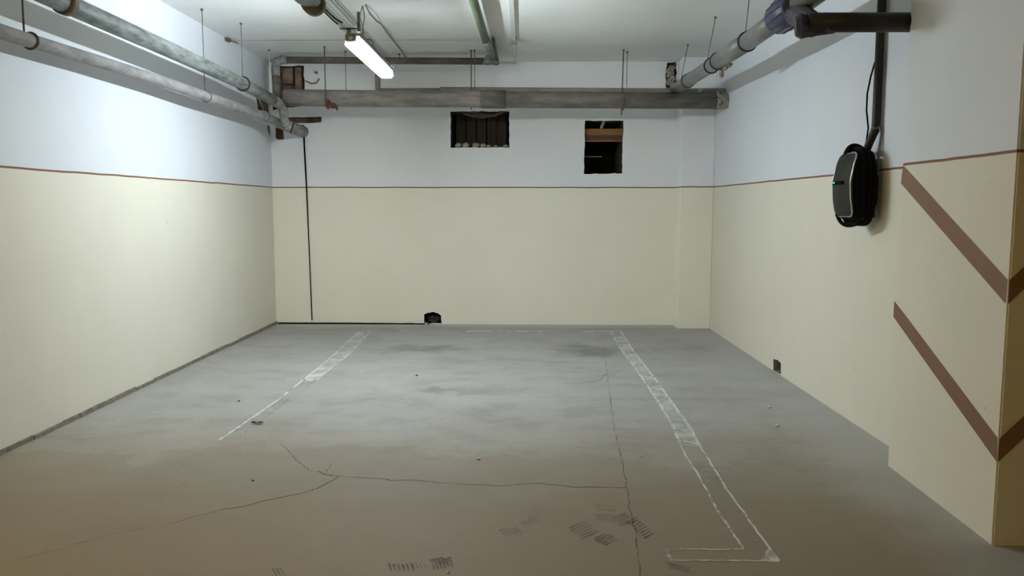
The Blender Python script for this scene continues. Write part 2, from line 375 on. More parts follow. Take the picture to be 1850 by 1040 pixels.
# bare strips at the foot of the walls
bm = bmesh.new(); n = 60
for i in range(n):
    y0 = YN+(D-YN)*i/n; y1 = YN+(D-YN)*(i+1)/n
    box(bm, (XL-.01, y0, 0), (XL+.012+random.uniform(-.003, .004), y1, .026+random.uniform(-.004, .005)))
link('baseboard_left', bm, M_BARE, kind='structure')
bm = bmesh.new(); xs = [XL+i*.09 for i in range(int((B(767, 584).x-XL)/.09)+1)]
for i, x in enumerate(xs): box(bm, (x, D-.012-random.uniform(0, .004), 0), (x+.09, D+.01, .012+random.uniform(-.003, .004)))
link('baseboard_back', bm, M_BARE, kind='structure')

# ------------------------------------------------------------------ floor markings, cracks, tyre marks (parts of the floor)
def G(px, py, z=.0016): 
    p = on(px, py, 2, 0); p.z = z; return p
def dens(pts, k=6, j=.003):
    out = []
    for a, b in zip(pts, pts[1:]):
        for i in range(k): out.append(a.lerp(b, i/k)+Vector((random.uniform(-j, j), random.uniform(-j, j), 0)))
    return out+[pts[-1]]
def line(px, wd, m, name='parking_line', z=.0016, j=.003, k=6):
    link(name, ribbon(dens([G(x, y, z) for x, y in px], k, j), wd), m, flo)
def strip(Lp, Rp, m, name='parking_line', z=.0012):
    bm = bmesh.new(); a = [bm.verts.new(G(x, y, z)) for x, y in Lp]; b = [bm.verts.new(G(x, y, z)) for x, y in Rp]
    for i in range(len(a)-1): bm.faces.new((a[i], a[i+1], b[i+1], b[i]))
    link(name, bm, m, flo)
RL = [(1104, 598.5), (1120, 628), (1150, 668), (1185, 720), (1215, 768), (1229, 803)]
RR = [(1122, 598.5), (1143, 632), (1180, 680), (1215, 728), (1245, 770), (1266, 808)]
strip(RL, RR, M_PFILL); line(RL, .016, M_PEDGE); line(RR, .016, M_PEDGE)
strip([(1229, 803), (1290, 912), (1343, 993)], [(1266, 808), (1340, 920), (1408, 1014)], M_PFAINT)
line([(1228, 800), (1243, 830), (1262, 858), (1290, 912), (1325, 965), (1343, 991)], .010, M_PEDGE)
line([(1266, 808), (1280, 830), (1310, 880), (1340, 920), (1375, 970), (1407, 1013)], .010, M_PEDGE)
line([(1206, 993), (1260, 992), (1300, 993), (1344, 992)], .010, M_PEDGE); line([(1213, 1012), (1280, 1012), (1350, 1013), (1408, 1014)], .010, M_PEDGE)
line([(1204, 992), (1212, 1012)], .014, M_PEDGE)
strip([(1372, 965), (1385, 985)], [(1378, 971), (1408, 1014)], M_PEDGE); strip([(1388, 990), (1375, 1011)], [(1398, 1000), (1408, 1014)], M_PEDGE)
line([(1229, 797), (1245, 798), (1262, 803)], .02, M_PEDGE); line([(1325, 921), (1340, 922)], .02, M_PEDGE2); line([(1352, 975), (1372, 977)], .02, M_PEDGE2); line([(1262, 851), (1288, 853)], .012, M_PEDGE2)
LL = [(648, 600), (598, 645), (548, 686)]; LR = [(667, 600), (630, 640), (572, 686)]
strip(LL, LR, M_PFILL); strip([(548, 686), (470, 745), (398, 795)], [(572, 686), (500, 742), (432, 793)], M_PFAINT)
line(LL, .014, M_PEDGE); line(LR, .014, M_PEDGE)
line([(548, 686), (500, 724), (440, 765), (396, 795)], .016, M_PEDGE); line([(572, 686), (520, 722), (470, 762), (430, 790)], .010, M_PEDGE2)
line([(545, 684), (556, 686), (566, 687)], .035, M_PEDGE)
line([(345, 832), (300, 866), (235, 912), (160, 975)], .010, M_PEDGE2); line([(385, 832), (300, 898), (220, 950)], .010, M_PEDGE2)
line([(666, 598.7), (720, 598.5), (775, 598.8)], .05, M_PFILL); line([(842, 598), (910, 598), (980, 598.5)], .055, M_PEDGE); line([(1049, 598.5), (1085, 598.3), (1124, 599)], .05, M_PEDGE)
for pts, wd, m in (
    ([(485, 786), (503, 800), (520, 812), (533, 828), (553, 845), (562, 851), (575, 851), (585, 857), (612, 860)], .006, M_CRACKF),
    ([(575, 851), (585, 857), (612, 860), (670, 864), (700, 865), (706, 868), (750, 867), (830, 875), (900, 877), (975, 873), (1030, 879), (1132, 881)], .008, M_CRACK),
    ([(612, 860), (575, 882), (545, 891), (480, 903), (440, 915), (400, 920)], .008, M_CRACK),
    ([(400, 920), (330, 940), (200, 965), (40, 1010)], .005, M_CRACKF),
    ([(1090, 628), (1094, 660), (1097, 672), (1100, 700), (1105, 740), (1112, 785), (1117, 802)], .005, M_CRACKF),
    ([(1117, 802), (1122, 828), (1127, 850), (1133, 880), (1138, 925), (1150, 965), (1156, 1040)], .005, M_CRACKF),
    ([(1097, 674), (1085, 685), (1065, 692)], .008, M_CRACKF), ([(1098, 675), (1112, 673), (1124, 668)], .006, M_CRACKF),
    ([(585, 857), (600, 838)], .005, M_CRACKF), ([(1090, 628), (1112, 632), (1130, 630)], .02, M_CRACKF), ([(1148, 630), (1168, 634)], .015, M_CRACKF)):
    line(pts, wd, m, 'floor_crack', .0008, .006, 7)
def hatch(c, step, st, n, wd=.010):
    bm = bmesh.new()
    for i in range(n):
        x = c[0]+step[0]*(i-(n-1)/2); y = c[1]+step[1]*(i-(n-1)/2); k = random.uniform(.75, 1.1)
        a, b = G(x-st[0]*k/2, y-st[1]*k/2, .001), G(x+st[0]*k/2, y+st[1]*k/2, .001)
        t = (b-a).normalized(); s = Vector((-t.y, t.x, 0))*wd/2
        bm.faces.new([bm.verts.new(p) for p in (a+s, b+s*.6, b-s*.6, a-s)])
    link('tyre_mark', bm, M_TYRE, flo)
hatch((922, 960), (6, -.5), (12, 12), 6, .007); hatch((966, 929), (1, 3.2), (26, -7), 5, .006); hatch((959, 943), (6, -2), (14, 9), 5, .006)
hatch((1095, 917), (1, 3), (42, 3), 4); hatch((1092, 934), (1, 3.2), (34, 1), 4, .008); hatch((1126, 938), (4, 3.4), (30, -9), 5, .013)
hatch((1157, 953), (4.5, 4), (20, -11), 8, .013); hatch((1054, 957), (5, 3.6), (32, -14), 6, .012); hatch((1094, 974), (5, 2.8), (26, -12), 5, .012)
hatch((1228, 1026), (3, 3.5), (44, 11), 4, .012); hatch((725, 1025), (8, 0), (5, 14), 6, .010); hatch((798, 1017), (6.5, -1), (7, 19), 6, .014); hatch((757, 1022), (7, 0), (5, 10), 4, .006)
hatch((503, 1033), (7, 0), (9, 14), 3, .008)

# ------------------------------------------------------------------ the lamp that lights the bay, hung under the cable tray
LX, LZ, LY0, LY1 = -1.065, 2.30, 5.13, 6.42
lamp = thing('tube_lamp', (LX, (LY0+LY1)/2, LZ), 'lit long white tube lamp hanging under the perforated cable tray', 'lamp')
bm = bmesh.new(); pr = [(-.038, .036), (-.056, .008), (-.061, -.018), (-.038, -.040), (.038, -.040), (.061, -.018), (.056, .008), (.038, .036)]
def profile(bm, pr, x0, z0, ya, yb):
    secs = [[bm.verts.new((x0+x*k, y, z0+z*k)) for x, z in pr] for y, k in ((ya, .94), (ya+.03, 1), (yb-.16, 1), (yb-.06, .85), (yb, .55))]; n = len(pr)
    for A, Bv in zip(secs, secs[1:]):
        for i in range(n): bm.faces.new((A[i], A[(i+1) % n], Bv[(i+1) % n], Bv[i]))
    bm.faces.new(secs[0]); bm.faces.new(secs[-1])
profile(bm, pr, LX, LZ+.025, LY0, LY1); link('diffuser', bm, M_SHELL, lamp)
bm = bmesh.new(); sx = [(-.010, .016), (-.013, .0), (.013, .0), (.010, .016)]
A = [bm.verts.new((LX+x, LY0+.04, LZ+.012+z)) for x, z in sx]; Bq = [bm.verts.new((LX+x, LY1-.03, LZ+.012+z)) for x, z in sx]
for i in range(4): bm.faces.new((A[i], A[(i+1) % 4], Bq[(i+1) % 4], Bq[i]))
bm.faces.new(A); bm.faces.new(Bq); link('light_strip', bm, M_TUBE, lamp)
bm = bmesh.new(); box(bm, (LX-.050, LY0+.005, LZ+.046), (LX+.050, LY1-.07, LZ+.075), .003); link('housing', bm, M_BOX, lamp)
bm = bmesh.new(); box(bm, (LX-.045, LY0-.05, LZ+.02), (LX+.02, LY0-.002, LZ+.066), .008); link('end_cap', bm, M_BOX, lamp)
bm = bmesh.new(); tube(bm, [(LX-.005, LY0-.052, LZ+.04), (LX-.005, LY0-.064, LZ+.04)], .014, 14); link('cable_gland', bm, M_WHITEP, lamp, True)
for y in (LY0+.22, LY1-.22):
    bm = bmesh.new(); box(bm, (LX-.006, y-.02, LZ+.055), (LX+.006, y+.02, LZ+.085)); link('clip', bm, M_STEEL, lamp)
# unlit second lamp, nearer, mostly above the frame
l2 = thing('tube_lamp', (-1.04, 3.6, 2.27), 'unlit tube lamp end on the tray, cut off by the top of the photo', 'lamp')
bm = bmesh.new(); profile(bm, pr, -1.055, 2.315, 2.9, 4.12); link('diffuser', bm, M_GALV, l2)
bm = bmesh.new(); tube(bm, [(-1.055, 4.10, 2.31), (-1.055, 4.15, 2.31)], [.058, .058], 20); link('end_cap', bm, M_BARE, l2, True)
# perforated cable tray
TX, TZ = -1.08, 2.392
bm = bmesh.new()
def perforated(bm, f, L0, L1, W, pitch, rows, mg=.007):
    """sheet with real slots; f(u along, v across)"""
    n = int((L1-L0)/pitch); cache = {}
    us = []; 
    for i in range(n): us += [L0+i*pitch, L0+i*pitch+pitch*.3]
    us.append(L0+n*pitch)
    vs = [0]; h = W/rows
    for r in range(rows): vs += [r*h+mg*.5 if r == 0 else r*h+mg*.35, (r+1)*h-mg*.35]
    vs.append(W); vs = sorted(set(round(v, 5) for v in vs))
    V = {}
    def g(i, j):
        if (i, j) not in V: V[i, j] = bm.verts.new(f(us[i], vs[j]))
        return V[i, j]
    for i in range(len(us)-1):
        for j in range(len(vs)-1):
            hole = i % 2 == 1 and j % 2 == 1
            if not hole: bm.faces.new((g(i, j), g(i+1, j), g(i+1, j+1), g(i, j+1)))
tray = thing('cable_tray', (TX, 4.2, TZ), 'perforated galvanised steel cable tray running along the ceiling above the tube lamp', 'cable tray')
bm = bmesh.new(); perforated(bm, lambda u, v: Vector((TX+.05, u, TZ+v)), 2.2, 6.5, .05, .03, 2); link('tray_side', bm, M_GALVD, tray)
bm = bmesh.new(); perforated(bm, lambda u, v: Vector((TX-.05, u, TZ+v)), 2.2, 6.5, .05, .03, 2); link('tray_side', bm, M_GALVD, tray)
bm = bmesh.new(); perforated(bm, lambda u, v: Vector((TX-.05+v, u, TZ)), 2.2, 6.5, .10, .03, 3); link('tray_bottom', bm, M_GALV, tray)
for i, xo in enumerate((-.03, -.012)):
    bm = bmesh.new(); pts = [(TX+xo+.012*math.sin(y*9+i), y, TZ-.008-.003*math.sin(y*21+i*2)) for y in [2.3+k*.07 for k in range(38)]]
    tube(bm, pts, .004, 6); link('wiring', bm, M_CABLE, tray, True)
bm = bmesh.new(); box(bm, (TX-.056, LY0-.07, TZ-.006), (TX+.056, LY0-.055, TZ+.004)); box(bm, (TX-.012, LY0-.07, TZ-.05), (TX+.012, LY0-.055, TZ)); link('clamp', bm, M_STEEL, tray)
bm = bmesh.new(); tube(bm, [(TX+.06, LY0-.06, TZ-.02), (TX+.06, LY0-.06, TZ+.10)], .010, 8); link('clamp_bolt', bm, M_STEEL, tray)

# ------------------------------------------------------------------ hangers
def hanger(x, y, zt, label, R=None, zc=None, xr=None, m=M_STEEL, rod=.0035, up=(0, 0, 1), ringax=(0, 1, 0), ring_r=.006, arcs=(0, 2*math.pi), group=None, ringmat=None, hookx=0):
    t = thing('pipe_hanger', (x, y, ZC), label, 'pipe hanger', group)
    bm = bmesh.new(); tube(bm, [(x, y, ZC), (x+hookx, y, zt)], rod, 8); link('rod', bm, m, t, True)
    bm = bmesh.new(); tube(bm, [(x, y, ZC-.012), (x, y, ZC)], .011, 8); link('anchor', bm, M_RUST, t, True)
    if R:
        bm = bmesh.new(); torus(bm, (xr if xr is not None else x, y, zc), ringax, R, ring_r, 28, arcs[0], arcs[1]); link('ring', bm, ringmat or M_RUBBER, t, True)
    return t

# ------------------------------------------------------------------ pipes along the left wall
GX = -2.39
green = thing('water_pipe', (GX, 6, 2.34), 'mottled green painted pipe running high along the left wall, upper of two', 'pipe')
bm = bmesh.new()
p = [(GX, 1.5, 2.38), (GX, 4.3, 2.35), (GX, 5.5, 2.348), (GX, 6.9, 2.335), (GX, 7.72, 2.305)]
tube(bm, p, .053, 20); link('pipe_run', bm, M_GREENP, green, True)
bm = bmesh.new()
p = [(GX, 7.70, 2.306)]+arc((GX, 7.85, 2.30), (GX+.01, 8.0, 2.29), (GX+.02, 8.02, 2.20), 8)+arc((GX+.02, 8.02, 2.17), (GX+.02, 8.03, 2.10), (GX+.08, 8.06, 2.075), 8)
tube(bm, p, [.050]*4+[.045]*6+[.042]*4+[.046]*5, 20, jit=.06); link('lumpy_elbow', bm, M_PLAST, green, True)
bm = bmesh.new(); torus(bm, (GX+.085, 8.06, 2.072), (1, .35, -.35), .050, .007); link('joint_ring', bm, M_RUBBER, green, True)
for y, z in ((4.26, 2.35),):
    bm = bmesh.new(); tube(bm, [(GX, y-.03, z), (GX, y+.03, z)], .062, 22); link('joint_ring', bm, M_RUST, green, True)
bm = bmesh.new(); torus(bm, (GX, 6.92, 2.335), (0, 1, 0), .058, .007); link('joint_ring', bm, M_RUBBER, green, True)
KX = -2.575
grey = thing('drain_pipe', (KX, 6, 2.17), 'thinner bare grey pipe along the left wall, below the green one', 'pipe')
bm = bmesh.new(); p = [(KX, 1.5, 2.13), (KX, 4.2, 2.155), (KX+.01, 5.0, 2.168), (KX+.03, 5.8, 2.172), (KX+.05, 6.42, 2.165), (KX+.06, 7.8, 2.165), (KX+.12, 8.35, 2.12)]
tube(bm, p, [.037, .037, .037, .039, .041, .043, .05], 20); link('pipe_run', bm, M_GREYP, grey, True)
bm = bmesh.new(); tube(bm, [(KX+.12, 8.28, 2.125), (KX+.15, 8.42, 2.115), (KX+.19, D+.04, 2.10)], [.052, .062, .062], 20); link('wall_socket', bm, M_GREYP, grey, True)
for y, x, z in ((4.25, KX, 2.156), (6.45, KX+.05, 2.165)):
    bm = bmesh.new(); torus(bm, (x, y, z), (0, 1, 0), .042, .006); link('joint_ring', bm, M_RUST, grey, True)
bm = bmesh.new(); tube(bm, [(KX+.065, 7.78, 2.165), (KX+.07, 7.84, 2.163)], [.05, .05], 20); link('joint_ring', bm, M_PLAST, grey, True)
hanger(KX+.05, 6.43, 2.205, 'thin steel rod holding the grey pipe, passing behind the green pipe')
hanger(GX, 6.92, 2.395, 'thin steel rod holding the green pipe at its black ring')
hanger(KX+.055, 8.08, 2.20, 'pale thin rod down the left back corner onto the grey pipe', m=M_WHITEP)
hanger(KX, 4.20, 2.19, 'thick rod holding the grey pipe at the left edge of the photo', rod=.005, m=M_RUST)
hanger(GX, 4.27, 2.40, 'steel band strap holding the green pipe at the top left', rod=.006, m=M_RUST)
# clamp on the wall-ceiling edge
q = on(410, 72, 0, XL)
bm = bmesh.new(); box(bm, (XL, q.y-.06, q.z-.02), (XL+.03, q.y+.02, q.z+.012), .004); tube(bm, [(XL+.015, q.y+.0, q.z), (XL+.03, q.y+.2, q.z+.01)], .005, 6)
link('anchor_bolt', bm, M_RUST, label='rusty anchor stub in the left wall just under the ceiling', cat='bolt')
# loop of wire in the broken corner
bm = bmesh.new(); c0 = on(474, 186, 0, XL+.05)
tube(bm, [Vector((XL-.10, c0.y, c0.z+.05)), Vector((XL+.02, c0.y-.02, c0.z+.04)), Vector((XL+.04, c0.y+.03, c0.z-.03)), Vector((XL+.03, c0.y+.10, c0.z-.10)), Vector((XL-.08, c0.y+.12, c0.z-.12))], .008, 8)
link('wire_loop', bm, M_WIRE, smooth=True, label='stiff pale wire loop poking from the broken left wall below the green pipe', cat='wire')

# ------------------------------------------------------------------ pipes across the back
big = thing('drain_pipe', (0, 8.0, 2.34), 'thick dusty brown-grey drain pipe running across the back wall', 'pipe')
bm = bmesh.new(); tube(bm, [(-2.36, 8.02, 2.365), (-1.6, 8.02, 2.355), (-.3, 8.0, 2.345), (-.28, 8.0, 2.345)], .082, 28); link('pipe_section', bm, M_DRAIN, big, True)
bm = bmesh.new(); tube(bm, [(-.42, 8.0, 2.345), (-.18, 8.0, 2.345)], .088, 28); link('coupling', bm, M_DRAIN2, big, True)
bm = bmesh.new(); tube(bm, [(-.20, 8.0, 2.342), (1.93, 8.0, 2.33)], .080, 28); link('pipe_section', bm, M_DRAIN2, big, True)
bm = bmesh.new(); tube(bm, [(1.88, 8.0, 2.33), (1.94, 8.0, 2.33), (1.997, 8.0, 2.33)], [.083, .078, .07], 22, jit=.08); link('broken_socket', bm, M_MORTAR, big, False)
sm = thing('drain_pipe', (.6, 8.16, 2.44), 'slimmer dusty pipe resting above and behind the thick back pipe', 'pipe')
bm = bmesh.new(); tube(bm, [(-1.44, 8.16, 2.437), (-.83, 8.16, 2.437)], .040, 20); link('pipe_section', bm, M_DRAIN3, sm, True)
bm = bmesh.new(); tube(bm, [(-.83, 8.16, 2.442), (1.55, 8.16, 2.425), (1.95, 8.12, 2.42)], .047, 20); link('pipe_section', bm, M_DRAIN3, sm, True)
bm = bmesh.new(); tube(bm, [(1.90, 8.12, 2.42), (1.997, 8.11, 2.42)], [.050, .045], 20, jit=.12); link('broken_socket', bm, M_MORTAR, sm, False)
bm = bmesh.new(); torus(bm, (1.46, 8.16, 2.427), (1, 0, 0), .046, .004); link('seam', bm, M_RUBBER, sm, True)
bm = bmesh.new(); tube(bm, [(-1.46, 8.16, 2.75), (-1.46, 8.16, 2.50)]+arc((-1.46, 8.16, 2.49), (-1.46, 8.16, 2.437), (-1.40, 8.16, 2.437), 6), .026, 14); link('riser', bm, M_DRAIN, sm, True)
for (x, z) in ((1.745, 2.435),):
    bm = bmesh.new(); lump(bm, (x, 8.10, z), (.022, .010, .030), .2, 2); link('paint_blob', bm, M_WHITEP, sm, True)
up = thing('water_pipe', (-1.3, 8.3, 2.77), 'dark pipe along the top of the back wall, just under the ceiling', 'pipe')
bm = bmesh.new(); p = [(-2.52, 8.28, 2.36), (-2.52, 8.28, 2.64)]; tube(bm, p, .037, 18); link('drop_pipe', bm, M_DRAIN2, up, True)
bm = bmesh.new(); tube(bm, [(-2.52, 8.28, 2.62), (-2.52, 8.28, 2.67)]+arc((-2.52, 8.28, 2.69), (-2.52, 8.28, 2.772), (-2.44, 8.28, 2.774), 8)+[(-2.40, 8.28, 2.774)], .042, 18, jit=.07); link('lumpy_elbow', bm, M_PLAST, up, True)
bm = bmesh.new(); tube(bm, [(-2.44, 8.28, 2.774), (-.36, 8.3, 2.762)], .034, 18); link('pipe_run', bm, M_DRAIN2, up, True)
gc = thing('water_pipe', (-.36, 5.5, 2.77), 'plain green pipe coming along the ceiling to the right of the lit lamp', 'pipe')
bm = bmesh.new(); tube(bm, [(-.40, 2.0, 2.775), (-.362, 5.9, 2.772), (-.335, 7.5, 2.77)], .033, 18); link('pipe_run', bm, M_GREEN2, gc, True)
bm = bmesh.new(); tube(bm, [(-.334, 7.30, 2.77), (-.330, 7.42, 2.768), (-.325, 7.5, 2.768), (-.315, 7.75, 2.765), (-.31, 8.1, 2.765)], [.035, .042, .036, .042, .034], 18, jit=.06); link('lumpy_joint', bm, M_PLAST, gc, True)
bm = bmesh.new(); tube(bm, [(-.275, 7.4, 2.80), (-.262, 8.28, 2.755)], .016, 10); link('side_stub', bm, M_DRAIN2, gc, True)
bm = bmesh.new(); bmesh.ops.create_cone(bm, cap_ends=True, segments=14, radius1=.085, radius2=.05, depth=.09)
for v in bm.verts: v.co = Vector((-.33+v.co.x*1.0, 8.22+v.co.y*.8, 2.765+v.co.z))+Vector([random.uniform(-.006, .006) for _ in range(3)])
link('cement_collar', bm, M_PLAST, gc)
# hangers on the back pipes
hanger(-.52, 8.11, 2.26, 'pair of rusty rods and clamp holding the back pipes above the left opening', rod=.006, m=M_RUST)
hanger(-.485, 8.11, 2.47, 'second rod close beside the clamp rod above the left opening', rod=.0035)
h = hanger(.985, 8.09, 2.20, 'rusty rod with hook holding the back pipes near the right opening', rod=.006, m=M_RUST, hookx=-.012)
bm = bmesh.new(); torus(bm, (.975, 8.02, 2.35), (1, 0, 0), .105, .008, 28, math.pi*.5, math.pi*1.6); link('strap', bm, M_RUST, h, True)
hanger(1.035, 8.2, 2.49, 'thin rod just right of the hooked rod near the right opening')
h = hanger(-1.93, 7.92, 2.27, 'rod with rusty hook at the left end of the thick back pipe', rod=.006, m=M_GALVD)
bm = bmesh.new(); torus(bm, (-1.93, 8.0, 2.35), (1, 0, 0), .095, .006, 28, math.pi*.5, math.pi*1.5); link('strap', bm, M_RUST, h, True)
hanger(-1.78, 8.16, 2.42, 'thin plain rod behind the left end of the thick back pipe')
hanger(-1.26, 8.3, 2.79, 'short thin rod above the dark pipe, right of the lamp')
bm = bmesh.new(); c0 = Vector((-1.90, 7.89, 2.29)); lump(bm, c0, (.035, .018, .04), .25); lump(bm, c0+Vector((.05, 0, -.02)), (.035, .014, .028), .25); lump(bm, c0+Vector((.085, 0, -.045)), (.012, .010, .022), .2)
link('rag', bm, M_RAG, label='crumpled dark red rag caught on the left hook of the back pipe', cat='rag')
# broken plaster crack with bolt in the back wall beside the corner hole
bm = bmesh.new(); pts = [B(552, 146), B(562, 151), B(572, 150), B(577, 142)]
for a, b in zip(pts, pts[1:]): tube(bm, [a+Vector((0, -.004, 0)), b+Vector((0, -.004, 0))], .008, 6)
lump(bm, B(571, 131), (.02, .01, .015), .3); link('plaster_damage', bm, M_BARE, wb)
# rough brick pieces in the corner hole
for (x0, z0, x1, z1, yo) in ((-2.47, 2.45, -2.40, 2.79, .02), (-2.62, 2.62, -2.50, 2.79, .06), (-2.70, 2.40, -2.63, 2.7, .03)):
    bm = bmesh.new(); box(bm, (x0, D+yo, z0), (x1, D+.15, z1), .008); link('broken_brick', bm, M_BRICK, wb)
# mortar in the right broken patch
for i in range(14):
    bm = bmesh.new() if i == 0 else bm
    z = 2.43+i*.026; lump(bm, (1.585+random.uniform(-.045, .045), D-.005, z), (.035, .03, .03), .35)
link('crumbled_mortar', bm, M_MORTAR, wb)

# ------------------------------------------------------------------ grey plastic sewer pipe on the right
VX = 1.50
pvc = thing('sewer_pipe', (VX, 6, 2.4), 'grey plastic sewer pipe with black seals running along the right wall', 'pipe')
def vz(y): return 2.40+(y-4.9)*.0125 if y > 5.5 else 2.4075-(5.5-y)*.0
secs = [(8.06, 2.46), (7.47, 2.44), (6.55, 2.42), (6.35, 2.41), (5.5, 2.395), (4.95, 2.395)]
bm = bmesh.new(); tube(bm, [(VX, 8.10, 2.455), (VX, 7.47, 2.44), (VX, 6.55, 2.418), (VX, 5.4, 2.395)], .055, 26); link('pipe_section', bm, M_PVC, pvc, True)
bm = bmesh.new(); tube(bm, [(VX, 6.35, 2.415), (VX, 5.52, 2.40)], .062, 26); link('pipe_section', bm, M_PVC, pvc, True)
bm = bmesh.new(); tube(bm, [(VX, 5.60, 2.399), (VX, 4.75, 2.397)], .060, 26); link('pipe_section', bm, M_PVC, pvc, True)
bm = bmesh.new(); tube(bm, [(VX, 7.46, 2.44), (VX, 7.30, 2.436)], .060, 26); link('pipe_section', bm, M_PVC, pvc, True)
for y, z, r in ((7.46, 2.44, .061), (6.55, 2.418, .059), (6.33, 2.415, .064), (5.52, 2.40, .064), (4.42, 2.40, .062)):
    bm = bmesh.new(); torus(bm, (VX, y, z), (0, 1, 0), r, .006); link('rubber_seal', bm, M_RUBBER, pvc, True)
bm = bmesh.new(); tube(bm, [(VX, 4.50, 2.40), (VX, 1.6, 2.42)], .058, 26); link('pipe_section', bm, M_PVCD, pvc, True)
bm = bmesh.new(); tube(bm, [(VX, 4.44, 2.40), (VX, 4.05, 2.403)], .068, 26); link('pipe_socket', bm, M_PVCD, pvc, True)
bm = bmesh.new()                                                     # ribbed violet branch collar
tube(bm, [(VX, 4.86, 2.397), (VX, 4.84, 2.397), (VX, 4.70, 2.398), (VX, 4.56, 2.399), (VX, 4.55, 2.399)], [.075, .092, .095, .085, .072], 28); link('branch_collar', bm, M_PURPLE, pvc, True)
bm = bmesh.new()
for k in range(14):
    a = 2*math.pi*k/14; d = Vector((math.cos(a), 0, math.sin(a)))
    tube(bm, [Vector((VX, 4.83, 2.397))+d*.093, Vector((VX, 4.70, 2.398))+d*.097, Vector((VX, 4.57, 2.399))+d*.086], .004, 6)
link('collar_rib', bm, M_PURPLED, pvc, True)
# lump of mortar hanging under the pipe
bm = bmesh.new(); lump(bm, (VX+.03, 6.22, 2.345), (.018, .05, .02), .3); lump(bm, (VX+.035, 6.12, 2.352), (.02, .05, .018), .3)
lump(bm, (VX+.03, 6.34, 2.325), (.016, .02, .035), .3); link('mortar_drip', bm, M_BARE, pvc)
hanger(1.563, 6.73, 2.47, 'thin rod holding the grey plastic pipe at its middle double seal', hookx=-.06)
hanger(1.567, 7.85, 2.49, 'thin faint rod holding the far end of the grey plastic pipe', hookx=-.06)
hanger(1.54, 5.62, 2.455, 'longest thin rod, holding the grey plastic pipe nearest the violet collar', hookx=-.03)

# black horizontal branch pipe with violet fitting
HY = 3.99
pz = on(1560, 40.5, 1, HY).z
hp = thing('branch_pipe', (1.75, HY, pz), 'thick glossy black horizontal pipe going behind the pillar at top right', 'pipe')
xa = on(1480, 40, 1, HY).x
bm = bmesh.new(); tube(bm, [(xa-.05, HY, pz), (1.99, HY, pz)], .046, 24); link('pipe_run', bm, M_BLACKP, hp, True)
bm = bmesh.new()
tube(bm, [(1.325, HY+.04, pz-.012), (1.35, HY+.035, pz-.010), (1.47, HY+.01, pz-.004), (xa+.02, HY, pz)], [.045, .062, .058, .050], 10)
tube(bm, [(1.49, 4.56, 2.355), (1.45, 4.30, 2.28), (1.41, HY+.05, pz)], [.055, .060, .060], 12)
link('branch_fitting', bm, M_PURPLED, hp, False)

# ------------------------------------------------------------------ white trunking and junction box on the ceiling
tr = thing('cable_trunking', (-.09, 5, ZC), 'slim white cable trunking on the ceiling ending in a small box', 'trunking')
bm = bmesh.new(); box(bm, (-.115, 2.0, ZC-.018), (-.072, 7.52, ZC+.001), .003); link('trunking_run', bm, M_WHITEP, tr)
bm = bmesh.new(); box(bm, (-.120, 7.50, ZC-.055), (-.065, 7.57, ZC), .006); link('junction_box', bm, M_MORTAR, tr)
# a thin cable beyond the box, down to the wall
bm = bmesh.new(); tube(bm, [(-.085, 7.57, ZC-.006), (-.088, D-.006, ZC-.008), (-.09, D-.008, ZC-.02), (-.38, D-.008, ZC-.01)], .004, 6)
link('wire', bm, M_WHITEP, smooth=True, label='thin pale wire from the junction box to the top of the back wall', cat='wire')
# wires and hook by the lamp
hk = thing('cable_hook', (-1.243, 6.34, ZC), 'twisted grey wire hanging from a ceiling hook behind the lit lamp', 'wire')
c = Vector((-1.243, 6.34, ZC))
for s in (-1, 1):
    bm = bmesh.new(); tube(bm, [c, c+Vector((-.02*s-.005, .0, -.08)), c+Vector((.0, 0, -.16)), c+Vector((.01*s, .0, -.26)), c+Vector((.035, 0, -.40)), Vector((TX-.02, 6.36, TZ+.06))], .0045, 6); link('strand', bm, M_WIRE, hk, True)
q0 = on(660, 72, 2, ZC-.25); 
bm = bmesh.new(); pts = [on(x, y, 1, 6.5) for x, y in ((656, 72), (664, 71), (670, 72), (674, 76), (675, 92), (676, 112))]
tube(bm, pts, .007, 8); link('bent_rod', bm, M_STEEL, hk, True)
bm = bmesh.new(); pts = [on(x, y, 2, ZC-.006) for x, y in ((660, 9), (668, 25), (680, 38), (688, 43), (700, 60), (712, 75), (725, 92), (735, 106))]
tube(bm, pts, .006, 6)
link('wire', bm, M_WIRE, smooth=True, label='loose wire clipped across the ceiling between the lamp and the green pipe', cat='wire')
bm = bmesh.new(); pts = [on(x, y, 2, ZC-.006) for x, y in ((663, 10), (675, 20), (684, 32), (690, 44), (700, 53), (712, 72))]
tube(bm, pts, .003, 6)
link('wire', bm, M_WHITEP, smooth=True, label='finer pale wire looping beside the loose ceiling wire', cat='wire')

# ------------------------------------------------------------------ inside the two openings
y0 = D+.07; zz_ = [on(1090, y, 1, y0).z for y in (232.5, 244, 252.5, 253, 256)]
bm = bmesh.new(); box(bm, (.60, y0, zz_[1]), (1.14, y0+.03, zz_[0])); link('wooden_board', bm, M_WOOD, label='orange-brown board lying across inside the right opening', cat='board')
bm = bmesh.new(); box(bm, (.60, y0+.002, zz_[2]), (1.14, y0+.03, zz_[1]-.002)); link('wooden_board', bm, mat('brown_board', (.10, .048, .015), .6, scale=5, stretch=(.6, 5, 8)), label='darker brown board just below the orange board in the right opening', cat='board')
bm = bmesh.new(); box(bm, (.60, y0-.012, zz_[4]), (1.14, y0+.01, zz_[3])); link('wooden_batten', bm, M_WOOD, label='thin pale batten under the boards in the right opening', cat='batten')
bm = bmesh.new(); zg = on(1070, 283, 1, D+.12).z
for k in range(14): box(bm, (.668+k*.014, D+.12, zg-.005), (.676+k*.014, D+.125, zg+.006))
